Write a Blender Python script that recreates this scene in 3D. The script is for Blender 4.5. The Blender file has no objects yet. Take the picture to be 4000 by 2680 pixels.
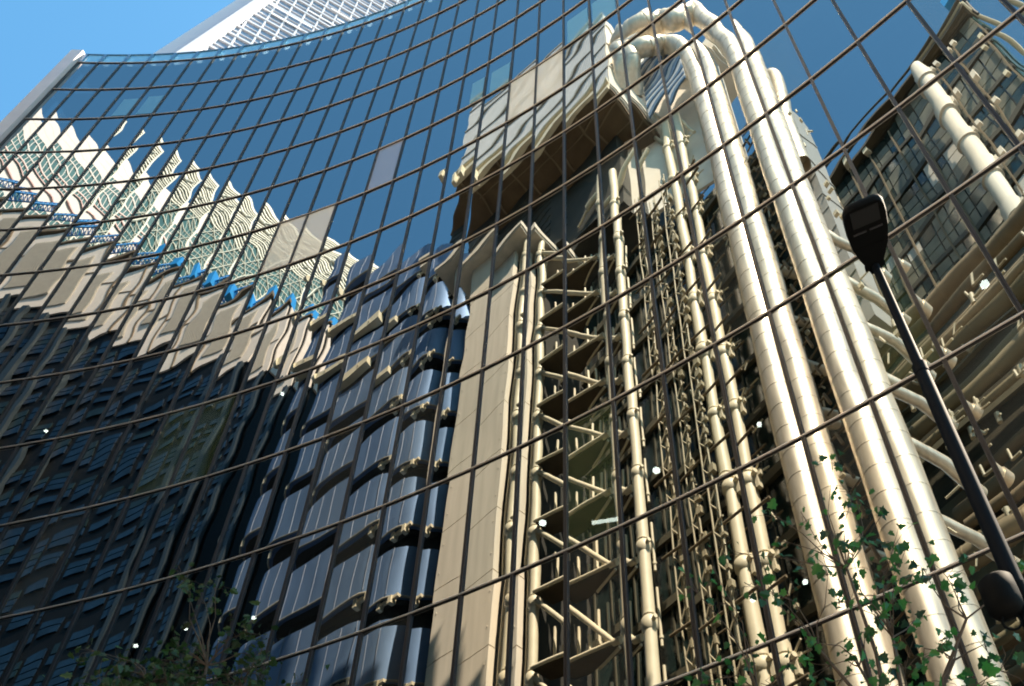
import bpy, math, random
from math import sin, cos, radians, pi, sqrt, atan2, tan
from mathutils import Vector, Matrix, Euler
random.seed(7)
S = bpy.context.scene
COL = S.collection

# ------------------------------------------------------------------ camera
F_PX, PITCH, ROLL, PPX, PPY = 2867.8, 0.5990, -0.1503, 821.7, 1064.5
fwd = Vector((0, cos(PITCH), sin(PITCH))); rt = Vector((1, 0, 0)); up0 = rt.cross(fwd)
CR = cos(ROLL) * rt + sin(ROLL) * up0
CU = -sin(ROLL) * rt + cos(ROLL) * up0
cam = bpy.data.cameras.new('camera'); camo = bpy.data.objects.new('camera', cam); COL.objects.link(camo)
cam.sensor_fit = 'HORIZONTAL'; cam.sensor_width = 36; cam.lens = 36 * F_PX / 4000
cam.shift_x = -PPX / 4000; cam.shift_y = PPY / 4000
cam.clip_start = 0.05; cam.clip_end = 3000
camo.matrix_world = Matrix(((CR.x, CU.x, -fwd.x, 0), (CR.y, CU.y, -fwd.y, 0), (CR.z, CU.z, -fwd.z, 0), (0, 0, 0, 1)))
S.camera = camo
GZ = -1.6          # ground level: the camera is at eye height

def ray(px, py):   # direction of sight for a place in the 4000 px photo
    x = (px - PPX - 2000) / F_PX; y = -(py - 1340 - PPY) / F_PX
    return (fwd + x * CR + y * CU).normalized()

# ------------------------------------------------------------------ light
SUN_AZ = radians(16.5)      # from +x towards +y
SUN_EL = radians(53)
sd = Vector((cos(SUN_AZ) * cos(SUN_EL), sin(SUN_AZ) * cos(SUN_EL), sin(SUN_EL)))
sun = bpy.data.lights.new('sun', 'SUN'); sun.energy = 5.0; sun.angle = radians(0.5); sun.color = (1.0, 0.83, 0.63)
suno = bpy.data.objects.new('sun', sun); COL.objects.link(suno)
suno.rotation_euler = (-sd).to_track_quat('-Z', 'Y').to_euler()
W = bpy.data.worlds.new('World'); S.world = W; W.use_nodes = True
nt = W.node_tree; nt.nodes.clear()
sky = nt.nodes.new('ShaderNodeTexSky'); sky.sky_type = 'NISHITA'; sky.sun_disc = False
sky.sun_elevation = SUN_EL; sky.sun_rotation = pi / 2 - SUN_AZ
sky.air_density = 1.0; sky.dust_density = 1.6; sky.ozone_density = 1.3
bg = nt.nodes.new('ShaderNodeBackground'); bg.inputs[1].default_value = 0.092
wo = nt.nodes.new('ShaderNodeOutputWorld')
tint = nt.nodes.new('ShaderNodeMix'); tint.data_type = 'RGBA'; tint.blend_type = 'MULTIPLY'; tint.inputs[0].default_value = 1
tint.inputs[7].default_value = (.55, 1.05, 1.10, 1)
nt.links.new(sky.outputs[0], tint.inputs[6]); nt.links.new(tint.outputs[2], bg.inputs[0]); nt.links.new(bg.outputs[0], wo.inputs[0])
S.view_settings.view_transform = 'Standard'; S.view_settings.look = 'None'
S.view_settings.exposure = 1.85; S.view_settings.gamma = 1.0
S.render.engine = 'CYCLES'
S.cycles.max_bounces = 8; S.cycles.glossy_bounces = 5; S.cycles.diffuse_bounces = 3; S.cycles.transparent_max_bounces = 12
S.cycles.filter_width = 1.9
S.cycles.sample_clamp_indirect = 6
try: S.cycles.use_denoising = True
except Exception: pass

# ------------------------------------------------------------------ materials
def mat(name, col, rough=0.6, metal=0.0, noise=0.0, scale=3.0, stretch=(1, 1, 1), col2=None, bump=0.0, bscale=20, spec=0.5):
    m = bpy.data.materials.new(name); m.use_nodes = True
    t = m.node_tree; b = t.nodes['Principled BSDF']
    b.inputs['Base Color'].default_value = (*col, 1); b.inputs['Roughness'].default_value = rough
    b.inputs['Metallic'].default_value = metal; b.inputs['Specular IOR Level'].default_value = spec
    if noise or col2:
        tc = t.nodes.new('ShaderNodeTexCoord'); mp = t.nodes.new('ShaderNodeMapping'); mp.inputs['Scale'].default_value = stretch
        n = t.nodes.new('ShaderNodeTexNoise'); n.inputs['Scale'].default_value = scale; n.inputs['Detail'].default_value = 5
        r = t.nodes.new('ShaderNodeValToRGB'); r.color_ramp.elements[0].position = .3; r.color_ramp.elements[1].position = .7
        c2 = col2 or tuple(c * (1 - noise) for c in col)
        r.color_ramp.elements[0].color = (*c2, 1); r.color_ramp.elements[1].color = (*col, 1)
        t.links.new(tc.outputs['Object'], mp.inputs[0]); t.links.new(mp.outputs[0], n.inputs['Vector'])
        t.links.new(n.outputs['Fac'], r.inputs[0]); t.links.new(r.outputs[0], b.inputs['Base Color'])
        if metal > .3:
            mr = t.nodes.new('ShaderNodeMapRange'); mr.inputs[3].default_value = rough * .8; mr.inputs[4].default_value = min(1, rough * 1.25)
            t.links.new(n.outputs['Fac'], mr.inputs[0]); t.links.new(mr.outputs[0], b.inputs['Roughness'])
    if bump:
        tc = t.nodes.new('ShaderNodeTexCoord'); n = t.nodes.new('ShaderNodeTexNoise'); n.inputs['Scale'].default_value = bscale
        bp = t.nodes.new('ShaderNodeBump'); bp.inputs['Strength'].default_value = bump; bp.inputs['Distance'].default_value = .02
        t.links.new(tc.outputs['Object'], n.inputs['Vector']); t.links.new(n.outputs['Fac'], bp.inputs['Height']); t.links.new(bp.outputs[0], b.inputs['Normal'])
    return m

def glass_mat(name, refl=(0.5, 0.56, 0.6), through=(0.2, 0.24, 0.25), fac=0.82, body=None, bodyfac=0.0, rough=0.0):
    """mirror-coated solar glass: a reflecting coat over a dark see-through pane, with an optional pale blind or frit"""
    m = bpy.data.materials.new(name); m.use_nodes = True; t = m.node_tree; t.nodes.clear()
    g = t.nodes.new('ShaderNodeBsdfGlossy'); g.inputs['Color'].default_value = (*refl, 1); g.inputs['Roughness'].default_value = rough
    tr = t.nodes.new('ShaderNodeBsdfTransparent'); tr.inputs['Color'].default_value = (*through, 1)
    mx = t.nodes.new('ShaderNodeMixShader'); mx.inputs[0].default_value = fac
    t.links.new(tr.outputs[0], mx.inputs[1]); t.links.new(g.outputs[0], mx.inputs[2])
    out = t.nodes.new('ShaderNodeOutputMaterial'); last = mx
    if body:
        d = t.nodes.new('ShaderNodeBsdfDiffuse'); d.inputs[0].default_value = (*body, 1)
        m2 = t.nodes.new('ShaderNodeMixShader'); m2.inputs[0].default_value = bodyfac
        t.links.new(mx.outputs[0], m2.inputs[1]); t.links.new(d.outputs[0], m2.inputs[2]); last = m2
    t.links.new(last.outputs[0], out.inputs[0])
    return m

def emit(name, col, st):
    m = bpy.data.materials.new(name); m.use_nodes = True; b = m.node_tree.nodes['Principled BSDF']
    b.inputs['Base Color'].default_value = (*col, 1); b.inputs['Emission Color'].default_value = (*col, 1); b.inputs['Emission Strength'].default_value = st
    return m

GREFL = (0.425, 0.45, 0.465)
M_GLASS = glass_mat('mirror_glass', GREFL)
M_GLASS_B = glass_mat('mirror_glass_cooler', (0.395, 0.43, 0.445)); M_GLASS_C = glass_mat('mirror_glass_dusty', (0.44, 0.455, 0.45), fac=.86, body=(.4, .38, .34), bodyfac=.05)
M_GLASS_CREAM = glass_mat('mirror_glass_over_cream_blind', GREFL, fac=.9, body=(1.0, .94, .86), bodyfac=.78)
M_GLASS_GREY = glass_mat('mirror_glass_over_grey_blind', GREFL, fac=.9, body=(.6, .58, .66), bodyfac=.45)
M_GLASS_BLUE = glass_mat('mirror_glass_over_blue_blind', GREFL, fac=.9, body=(.35, .72, .85), bodyfac=.32)
M_GLASS_GREEN = glass_mat('mirror_glass_green_room_light', GREFL, fac=.9, body=(.26, .34, .16), bodyfac=.12)  # green body colour imitates light from the room behind
M_FRAME = mat('dark_bronze_frame', (.028, .024, .026), .45, .3)
M_RAIL = mat('pink_bronze_rail', (.80, .70, .64), .35, .3, noise=.1, scale=2)
M_DARK = mat('dark_gasket', (.02, .018, .018), .6)
M_INT = mat('dark_interior', (.015, .015, .016), .8)
M_CEIL = mat('interior_ceiling', (.04, .04, .038), .8)
M_PAR = glass_mat('parapet_glass', (.75, .9, .95), (.6, .8, .85), fac=.75, body=(.35, .6, .7), bodyfac=.35)
M_PALE = mat('pale_metal_cladding', (.66, .56, .56), .45, .0, noise=.1, scale=1)
M_CONC = mat('cream_concrete', (.85, .76, .63), .75, 0, noise=.20, scale=1.1, stretch=(1.6, 1.6, .18), bump=.1)
M_CREAM = mat('cream_painted_steel', (.78, .69, .50), .5, 0, noise=.12, scale=1.5)
M_STEEL = mat('stainless_duct', (.94, .81, .64), .40, .55, noise=.30, scale=1.6, stretch=(2, 2, .35), bump=.25, bscale=2.2)
M_BOXC = mat('silver_cladding', (.74, .74, .74), .5, .2, noise=.12, scale=.7)
M_BOXS = mat('cream_side_cladding', (.90, .82, .70), .6, 0, noise=.1, scale=.8)
M_SOFF = mat('brown_soffit', (.16, .11, .06), .8, 0, noise=.3, scale=1.2)
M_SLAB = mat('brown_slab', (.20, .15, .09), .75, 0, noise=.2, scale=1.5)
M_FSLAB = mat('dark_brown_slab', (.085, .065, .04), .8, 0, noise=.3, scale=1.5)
M_BLUES = mat('brushed_stair_cladding', (.15, .24, .40), .55, .5, noise=.2, scale=.9, stretch=(1, 1, .4))  # blue base colour stands in for sky reflected in stainless steel
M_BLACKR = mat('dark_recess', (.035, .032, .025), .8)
M_DGLASS = mat('dark_green_glass', (.025, .045, .042), .12, 0, noise=.5, scale=.6, spec=.8)
M_TEAL = mat('teal_glass', (.07, .16, .15), .15, .0, noise=.6, scale=.5, spec=.8)
M_TEALG = mat('grey_teal_panel', (.21, .205, .155), .4, .1, noise=.45, scale=.9)
M_BEIGE = mat('beige_panel', (.86, .74, .64), .6, 0, noise=.12, scale=1.4)
M_GREYC = mat('grey_corrugated', (.46, .41, .34), .55, .1, noise=.12, scale=3)
M_WHITE = mat('white_tile', (.62, .54, .50), .5, 0, noise=.08, scale=.6)
M_PINK = mat('pink_band', (.60, .36, .33), .6)
M_BLUE = mat('crane_blue', (.03, .30, .70), .4)
M_BWIN = mat('shaded_blue_window', (.007, .028, .065), .35, 0, noise=.6, scale=.8, spec=.3)  # window colour darkened to stand for shade
M_CBLIND = mat('shaded_tan_blind', (.09, .06, .04), .7)  # blind painted dark, as if shaded
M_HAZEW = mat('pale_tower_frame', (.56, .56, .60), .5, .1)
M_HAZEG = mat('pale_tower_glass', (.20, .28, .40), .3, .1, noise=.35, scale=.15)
M_BLACK = mat('lamp_black', (.003, .0035, .004), .7, 0, spec=.08)
M_LENS = mat('lamp_lens', (.02, .02, .02), .2, spec=.3)
M_POLE = mat('pole_black_blue', (.004, .006, .010), .7, 0, spec=.08)
M_BARK = mat('bark', (.10, .07, .05), .85, 0, noise=.5, scale=14)
M_LAMP = emit('lamp_glow', (1, .97, .82), 9)
M_ROAD = mat('asphalt', (.05, .05, .05), .85, 0, noise=.3, scale=6, bump=.3)
M_PAVE = mat('paving', (.22, .20, .18), .8, 0, noise=.2, scale=3)
def leaf_mat(name, a, b):
    m = bpy.data.materials.new(name); m.use_nodes = True; t = m.node_tree; p = t.nodes['Principled BSDF']
    oi = t.nodes.new('ShaderNodeNewGeometry'); r = t.nodes.new('ShaderNodeValToRGB')
    r.color_ramp.elements[0].color = (*a, 1); r.color_ramp.elements[1].color = (*b, 1)
    t.links.new(oi.outputs['Random Per Island'], r.inputs[0]); t.links.new(r.outputs[0], p.inputs['Base Color'])
    p.inputs['Roughness'].default_value = .45
    tl = t.nodes.new('ShaderNodeBsdfTranslucent'); t.links.new(r.outputs[0], tl.inputs[0])
    mx = t.nodes.new('ShaderNodeMixShader'); mx.inputs[0].default_value = .45
    t.links.new(p.outputs[0], mx.inputs[1]); t.links.new(tl.outputs[0], mx.inputs[2])
    t.links.new(mx.outputs[0], t.nodes['Material Output'].inputs[0])
    return m
M_LEAF = leaf_mat('green_leaf', (.010, .045, .025), (.06, .24, .045))
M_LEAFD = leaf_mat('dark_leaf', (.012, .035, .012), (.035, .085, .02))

# ------------------------------------------------------------------ mesh helpers
TH = radians(-9); EU = Vector((cos(TH), sin(TH), 0)); EN = Vector((-sin(TH), cos(TH), 0)); O0 = Vector((-13.1, 1.3, 0))
def L(u, d, z):            # street frame of the buildings opposite: along, deep, up
    return O0 + EU * u - EN * d + Vector((0, 0, z))
def I(x, y, z): return Vector((x, y, z))

class MB:
    def __init__(s, f=L): s.v = []; s.fc = []; s.f = f; s.sm = []
    def add(s, vs, fs, smooth=False):
        o = len(s.v); s.v += [tuple(v) for v in vs]
        for f in fs: s.fc.append(tuple(o + i for i in f)); s.sm.append(smooth)
    def box(s, u0, u1, d0, d1, z0, z1, f=None):
        f = f or s.f
        vs = [f(u, d, z) for z in (z0, z1) for d in (d0, d1) for u in (u0, u1)]
        s.add(vs, [(0, 1, 3, 2), (4, 6, 7, 5), (0, 4, 5, 1), (2, 3, 7, 6), (0, 2, 6, 4), (1, 5, 7, 3)])
        return s
    def tube(s, pts, r, n=12, caps=True, closed=False):
        pts = [Vector(p) for p in pts]; rs = r if isinstance(r, (list, tuple)) else [r] * len(pts)
        rings = []; prev = None
        for i, p in enumerate(pts):
            t = (pts[min(i + 1, len(pts) - 1)] - pts[max(i - 1, 0)]).normalized()
            if prev is None:
                a = Vector((0, 0, 1)) if abs(t.z) < .9 else Vector((1, 0, 0)); x = t.cross(a).normalized()
            else: x = (prev - t * prev.dot(t)).normalized()
            prev = x; y = t.cross(x)
            rings.append([p + (x * cos(2 * pi * k / n) + y * sin(2 * pi * k / n)) * rs[i] for k in range(n)])
        vs = [q for rg in rings for q in rg]; fs = []
        for i in range(len(pts) - 1):
            for k in range(n): fs.append((i * n + k, i * n + (k + 1) % n, (i + 1) * n + (k + 1) % n, (i + 1) * n + k))
        s.add(vs, fs, True)
        if caps: s.add(rings[0], [tuple(range(n - 1, -1, -1))]); s.add(rings[-1], [tuple(range(n))])
        return s
    def prism(s, poly, z0, z1, f=None, smooth=False):
        f = f or s.f; n = len(poly)
        vs = [f(a, b, z0) for a, b in poly] + [f(a, b, z1) for a, b in poly]
        s.add(vs, [(k, (k + 1) % n, n + (k + 1) % n, n + k) for k in range(n)], smooth)
        s.add(vs[:n], [tuple(range(n - 1, -1, -1))]); s.add(vs[n:], [tuple(range(n))])
        return s
    def build(s, name, m, parent=None):
        me = bpy.data.meshes.new(name); me.from_pydata(s.v, [], s.fc); me.update()
        for i, p in enumerate(me.polygons): p.use_smooth = s.sm[i]
        mm = m if isinstance(m, (list, tuple)) else [m]
        for q in mm: me.materials.append(q)
        o = bpy.data.objects.new(name, me); COL.objects.link(o)
        if parent:
            o.parent = parent; o.matrix_parent_inverse = parent.matrix_world.inverted()
        return o
def tag(o, label, cat, group=None):
    o['label'] = label; o['category'] = cat
    if group: o['group'] = group
    return o
def thing(name, loc, label, cat, group=None):
    o = bpy.data.objects.new(name, None); COL.objects.link(o); o.location = loc
    o.matrix_world = Matrix.Translation(Vector(loc)); o.empty_display_size = .5
    return tag(o, label, cat, group)
def structure(o): o['kind'] = 'structure'; return o

# ------------------------------------------------------------------ ground
g = MB(I); g.add([(-900, -900, GZ), (900, -900, GZ), (900, 900, GZ), (-900, 900, GZ)], [(0, 1, 2, 3)])
structure(g.build('ground', M_PAVE))
g = MB(L); g.box(-120, 60, -9.5, -4.2, GZ - .3, GZ + .006); structure(g.build('road', M_ROAD))

# ------------------------------------------------------------------ the curved mirror-glass building
P0 = (1.9554, 9.4117); TH0 = -0.4668; PW = 1.352; KAP = -0.4585 * .05; ZT = 56.875; HF = 3.9
CP = {0: P0}; th = TH0
for i in range(1, 12):
    CP[i] = (CP[i - 1][0] + PW * cos(th), CP[i - 1][1] + PW * sin(th)); th += KAP
th = TH0
for i in range(-1, -34, -1):
    th -= KAP; CP[i] = (CP[i + 1][0] - PW * cos(th), CP[i + 1][1] - PW * sin(th))
def cp(i):
    k = math.floor(i); s = i - k
    a = CP[k]; b = CP[k + 1] if s > 1e-9 else a
    return Vector((a[0] * (1 - s) + b[0] * s, a[1] * (1 - s) + b[1] * s, 0))
def cn(i):     # outward normal (to the street) at a joint
    k = math.floor(i)
    a = Vector(CP[k - 1] + (0,)); b = Vector(CP[k + 1] + (0,)); e = (b - a).normalized()
    return Vector((e.y, -e.x, 0))
def zj(j): return ZT - HF * j
def topj(i):    # unseen upper floors left off in steps to the right, letting the sun past
    return 0 if i < -8 else 1 if i < -5 else 2 if i < -3 else 3 if i < -2 else 4 if i < -1 else 5 if i < 1 else 6 if i < 2 else 7 if i < 3 else 8
IL, IR, JB = -26.8, 6, 15
B = thing('glass_office_building', cp(-10) + Vector((0, 0, GZ)), 'concave mirror-glass office block whose gridded panes reflect ducts and sky', 'building')

BETA = 0.95
rnd = random.Random(11)
def pane(i, i1, j, name, m):
    a = cp(i); b = cp(i1); e = (b - a); w = e.length; e.normalize(); n = Vector((e.y, -e.x, 0))
    z0, z1 = zj(j + 1), zj(j); h = z1 - z0
    N = 10; Mz = 12
    bh = radians(BETA + rnd.uniform(-.28, .28)); bv = radians((.24 if i > -9 else .36) + rnd.uniform(-.15, .15))
    left = min(1, max(0, (-i - 6) / 10.)) * min(1, max(0, (j - 3) / 4.))
    tx = radians(rnd.uniform(-.10, .10)); tz = radians(rnd.uniform(-.08, .08))
    wa = radians(.12 + .15 * left); ph = rnd.uniform(0, 6.28); ph2 = rnd.uniform(0, 6.28); fz = rnd.uniform(1.2, 2.2)
    def hgt(s, t):
        x = (s - .5); y = (t - .5)
        q = w * bh / 2 * (.25 - x * x) * (1.18 - 1.4 * y * y) + h * bv / 2 * (.25 - y * y) * (1.1 - .8 * x * x)
        q += w * tx * x + h * tz * y
        q += wa * h / (2 * pi * fz) * sin(2 * pi * fz * t + ph + 1.2 * s) + wa * .5 * w / (2 * pi) * sin(2 * pi * s + ph2 + 2.5 * t)
        return q
    inset_s = .03 / w; inset_t = .032 / h
    vs = []; ns = []
    for q in range(Mz + 1):
        t = inset_t + (1 - 2 * inset_t) * q / Mz
        for r in range(N + 1):
            s = inset_s + (1 - 2 * inset_s) * r / N
            vs.append(a + e * (w * s) + n * hgt(s, t) + Vector((0, 0, z0 + h * t)))
            d = 1e-4
            hs = (hgt(s + d, t) - hgt(s - d, t)) / (2 * d * w); ht = (hgt(s, t + d) - hgt(s, t - d)) / (2 * d * h)
            ns.append((n - e * hs - Vector((0, 0, ht))).normalized())
    fs = [(q * (N + 1) + r, q * (N + 1) + r + 1, (q + 1) * (N + 1) + r + 1, (q + 1) * (N + 1) + r) for q in range(Mz) for r in range(N)]
    return vs, fs, ns
def mesh_obj(name, vs, fs, ns, m, parent):
    me = bpy.data.meshes.new(name); me.from_pydata([tuple(v) for v in vs], [], fs); me.update()
    for p in me.polygons: p.use_smooth = True
    me.normals_split_custom_set_from_vertices([tuple(n) for n in ns])
    me.materials.append(m); o = bpy.data.objects.new(name, me); COL.objects.link(o)
    o.parent = parent; o.matrix_parent_inverse = parent.matrix_world.inverted(); return o
def project(v):
    d = v.dot(fwd)
    if d <= .1: return None
    return (2000 + PPX + F_PX * v.dot(CR) / d, 1340 + PPY - F_PX * v.dot(CU) / d)
cells = []
ii = [IL] + list(range(-26, IR + 1))
for a, b in zip(ii[:-1], ii[1:]):
    for j in range(topj(a), JB):
        q = [project(Vector((c.x, c.y, z))) for c, z in ((cp(a), zj(j)), (cp(b), zj(j)), (cp(b), zj(j + 1)), (cp(a), zj(j + 1)))]
        area = 0
        if all(q):
            q = [(min(4000, max(0, x)), min(2680, max(0, y))) for x, y in q]
            area = abs(sum(q[k][0] * q[(k + 1) % 4][1] - q[(k + 1) % 4][0] * q[k][1] for k in range(4))) / 2
        cells.append((area, a, b, j))
special = {(-6, 5): ('pane with cream blind drawn', M_GLASS_CREAM), (-5, 5): ('pane with cream blind drawn', M_GLASS_CREAM),
           (-11, 5): ('pane with grey blind', M_GLASS_GREY), (-14, 6): ('pane with cream blind drawn', M_GLASS_CREAM), (-13, 6): ('pane with cream blind drawn', M_GLASS_CREAM),
           (-15, 9): ('greenish pane of a lit room', M_GLASS_GREEN), (-14, 9): ('greenish pane of a lit room', M_GLASS_GREEN),
           (-4, 11): ('greenish pane of a lit room', M_GLASS_GREEN), (1, 11): ('greenish pane of a lit room', M_GLASS_GREEN)}
cells.sort(key=lambda c: (-(1e7 if (c[1], c[3]) in special else 0) - c[0]))
rest = ([], [], []); rnd2 = random.Random(23)
for n_, (area, a, b, j) in enumerate(cells):
    key = (a, j); lab, m = special.get(key, (None, rnd2.choice([M_GLASS, M_GLASS, M_GLASS_B, M_GLASS_C])))
    vs, fs, ns = pane(a, b, j, 'x', m)
    if n_ < 100:
        o = mesh_obj('glass_pane', vs, fs, ns, m, B)
        if lab: o['label'] = lab
    else:
        k = len(rest[0]); rest[0].extend(vs); rest[1].extend([tuple(k + q for q in f) for f in fs]); rest[2].extend(ns)
o = mesh_obj('glass_panes', *rest, M_GLASS, B); o['kind'] = 'stuff'
# half-drawn light blue blinds hung just behind the glass, top rows
for (ci, cj, s0, t0, t1) in ((-8, 4, .45, .05, .62), (-7, 4, .2, .05, .62), (-4, 4, .15, .05, .72), (-3, 4, .1, .05, .72), (-24, 1, .35, .06, .62), (-23, 1, .3, .06, .66)):
    a, b = cp(ci), cp(ci + 1); e = (b - a); n = Vector((e.y, -e.x, 0)).normalized()
    mb = MB(I); p0 = a + e * s0 + n * .012; p1 = a + e * .93 + n * .012
    zz0, zz1 = zj(cj + 1) + HF * t0, zj(cj + 1) + HF * t1
    for dn in (0.0, .008):
        pass
    vs = [p + n * dn + Vector((0, 0, z)) for dn in (0, .006) for p, z in ((p0, zz0), (p1, zz0), (p1, zz1), (p0, zz1))]
    mb.add(vs, [(3, 2, 1, 0), (4, 5, 6, 7), (0, 1, 5, 4), (1, 2, 6, 5), (2, 3, 7, 6), (3, 0, 4, 7)])
    o = mb.build('solar_film', M_GLASS_BLUE, B)
def strip_along(mb, prof, z, i0, i1, n=14):
    """sweep a closed profile (out, up) along the curved front at height z"""
    idx = [i0] + [k for k in range(math.ceil(i0 + 1e-6), int(i1) + 1)]
    k0 = len(prof); vs = []
    for i in idx:
        c = cp(i); nn = cn(i)
        vs += [c + nn * o_ + Vector((0, 0, z + u_)) for o_, u_ in prof]
    fs = []
    for q in range(len(idx) - 1):
        for k in range(k0): fs.append((q * k0 + k, q * k0 + (k + 1) % k0, (q + 1) * k0 + (k + 1) % k0, (q + 1) * k0 + k))
    mb.add(vs, fs); mb.add(vs[:k0], [tuple(range(k0))]); mb.add(vs[-k0:], [tuple(range(k0 - 1, -1, -1))])
round_prof = [(.042 + .020 * cos(2 * pi * k / 10), .020 * sin(2 * pi * k / 10)) for k in range(10)]
def lastcol(j):
    return max(i for i in range(-26, IR + 1) if topj(i - 1) <= j)
for j in range(0, JB + 1):
    IRj = lastcol(j)
    mb = MB(I); strip_along(mb, [(.026, -.034), (.026, .034), (-.06, .034), (-.06, -.034)], zj(j), IL, IRj)
    o = mb.build('transom', M_FRAME, B)
    mb = MB(I); strip_along(mb, round_prof, zj(j), IL, IRj); r_ = mb.build('rail', M_RAIL, o)
    for k in range(len(r_.data.polygons)): r_.data.polygons[k].use_smooth = True
for i in ii:
    c = cp(i); k = int(round(i)); n = cn(k); e = Vector((-n.y, n.x, 0))
    mb = MB(I)
    def fm(a_, b_, z_, c=c, e=e, n=n): return c + e * a_ + n * b_ + Vector((0, 0, z_))
    mb.box(-.040, -.010, -.05, .045, GZ, zj(topj(i - 1)) + .02, fm); mb.box(.010, .040, -.05, .045, GZ, zj(topj(i - 1)) + .02, fm); mb.box(-.010, .010, -.05, .02, GZ, zj(topj(i - 1)) + .02, fm)
    mb.build('mullion', M_FRAME, B)
# parapet of pale glass with fins
for q, (a, b) in enumerate(zip(ii[:-1], ii[1:])):
    PZ = zj(topj(a))
    pa, pb = cp(a), cp(b); e = (pb - pa).normalized(); n = Vector((e.y, -e.x, 0)); w = (pb - pa).length
    def fm(a_, b_, z_, c=pa, e=e, n=n): return c + e * a_ + n * b_ + Vector((0, 0, z_))
    mb = MB(I); mb.box(.16, w - .04, -.02, .01, PZ + .10, PZ + 1.18, fm); mb.build('parapet_pane', M_PAR, B)
M_PFR = mat('blue_grey_parapet', (.10, .22, .34), .4, .4)
for i in ii:
    c = cp(i); k = int(round(i)); n = cn(k); e = Vector((-n.y, n.x, 0))
    def fm(a_, b_, z_, c=c, e=e, n=n): return c + e * a_ + n * b_ + Vector((0, 0, z_))
    mb = MB(I); mb.box(-.02, .16, -.35, .06, zj(topj(i)) + .08, zj(topj(i)) + 1.16, fm); mb.build('parapet_fin', M_PFR, B)
for q0, q1 in ((IL, -8), (-8, -5), (-5, -3), (-3, -2), (-2, -1), (-1, 1), (1, 2), (2, 3), (3, IR)):
    mb = MB(I); strip_along(mb, [(.05, 1.18), (.05, 1.26), (-.1, 1.26), (-.1, 1.18)], zj(topj(q0)), q0, q1); mb.build('parapet_rail', M_PFR, B)
# pale end fin on the far left
a = cp(-26.85); n = cn(-27); e = Vector((-n.y, n.x, 0))
def fm(a_, b_, z_, c=a, e=e, n=n): return c + e * a_ + n * b_ + Vector((0, 0, z_))
mb = MB(I); mb.box(-.62, 0, -.5, .22, GZ, ZT + 1.3, fm); mb.build('end_fin', M_PALE, B)
# floors, ceilings and back wall inside
mb = MB(I)
for j in range(0, JB + 1):
    idx = [IL] + list(range(-26, lastcol(j) + 1)); vs = []
    for i in idx:
        c = cp(i); nn = cn(int(round(i)))
        vs += [c - nn * .22 + Vector((0, 0, zj(j) + .12)), c - nn * 4.5 + Vector((0, 0, zj(j) + .12)), c - nn * 4.5 + Vector((0, 0, zj(j) - .28)), c - nn * .22 + Vector((0, 0, zj(j) - .28))]
    fs = []
    for q in range(len(idx) - 1):
        for k in range(4): fs.append((q * 4 + k, q * 4 + (k + 1) % 4, (q + 1) * 4 + (k + 1) % 4, (q + 1) * 4 + k))
    mb.add(vs, fs)
mb.build('floor_deck', M_CEIL, B)
mb = MB(I)
for q0, q1 in ((IL, -8), (-8, -5), (-5, -3), (-3, -2), (-2, -1), (-1, 1), (1, 2), (2, 3), (3, IR)):
    hh = zj(topj(q0)) - GZ; strip_along(mb, [(-4.5, 0), (-4.5, hh), (-4.8, hh), (-4.8, 0)], GZ, q0, q1)
mb.build('core_wall', M_INT, B)
# ceiling lamps seen through the glass
lamps = [((0, 105, 985), 'lit ceiling lamp in a dark room at the far left edge'), ((0, 1500, 1075), 'lit round lamp behind glass right of the brown slabs'),
         ((0, 1240, 1195), 'lit round lamp behind glass beside the cream pipe'), ((0, 2250, 650), 'bright yellow-white lamp right of the street lamp head'),
         ((0, 1840, 1330), 'small warm lamp behind the leaves at lower right'), ((0, 580, 1412), 'small white lamp, rightmost of the two above the dark tree'),
         ((0, 424, 1436), 'small white lamp, leftmost of the two just above the dark tree'), ((0, 310, 1476), 'small white lamp at the left of the dark tree top'),
         ((0, 645, 910 - 10), 'tiny cool lamp in the dark blue reflections'), ((0, 1720, 1370), 'small warm lamp low between the cream pipes'),
         ((0, 1735, 970), 'small cool lamp beside the tall cream pipe'), ((0, 1385, 1190), 'cool tube lamp in the green-lit room')]
def hit_front(px, py):
    d = ray(px, py)
    for k in range(-27, 8):
        a = Vector(CP[k] + (0,)); b = Vector(CP[k + 1] + (0,)); e = b - a
        den = d.x * (-e.y) + e.x * d.y
        if abs(den) < 1e-9: continue
        t = (a.x * (-e.y) + e.x * a.y) / den; s = (d.x * a.y - d.y * a.x) / den
        if t > 0 and 0 <= s < 1: return d * t, Vector((e.y, -e.x, 0)).normalized(), k + s
for (z_, x, y), lab in lamps:
    k = 4000 / 2340; r = hit_front(x * k, y * k)
    if not r: continue
    h, n, ix = r; d = ray(x * k, y * k)
    j = math.floor((ZT - h.z) / HF); zc = zj(j) - .36
    t = (zc - h.z) / d.z; t = max(.4, min(t, 3.0)); c = h + d * t
    big = .09 if 'bright' in lab or 'round' in lab else .055
    mb = MB(I)
    if 'tube' in lab: mb.tube([c - Vector((.35, 0, 0)), c + Vector((.35, 0, 0))], .05, 8)
    else:
        rs = [big * .55, big, big, big * .6]; mb.tube([c + Vector((0, 0, q)) for q in (-.05, -.03, .03, .05)], rs, 16)
    tag(mb.build('ceiling_lamp', M_LAMP), lab, 'lamp', 'lamps lit inside the glass building')

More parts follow.
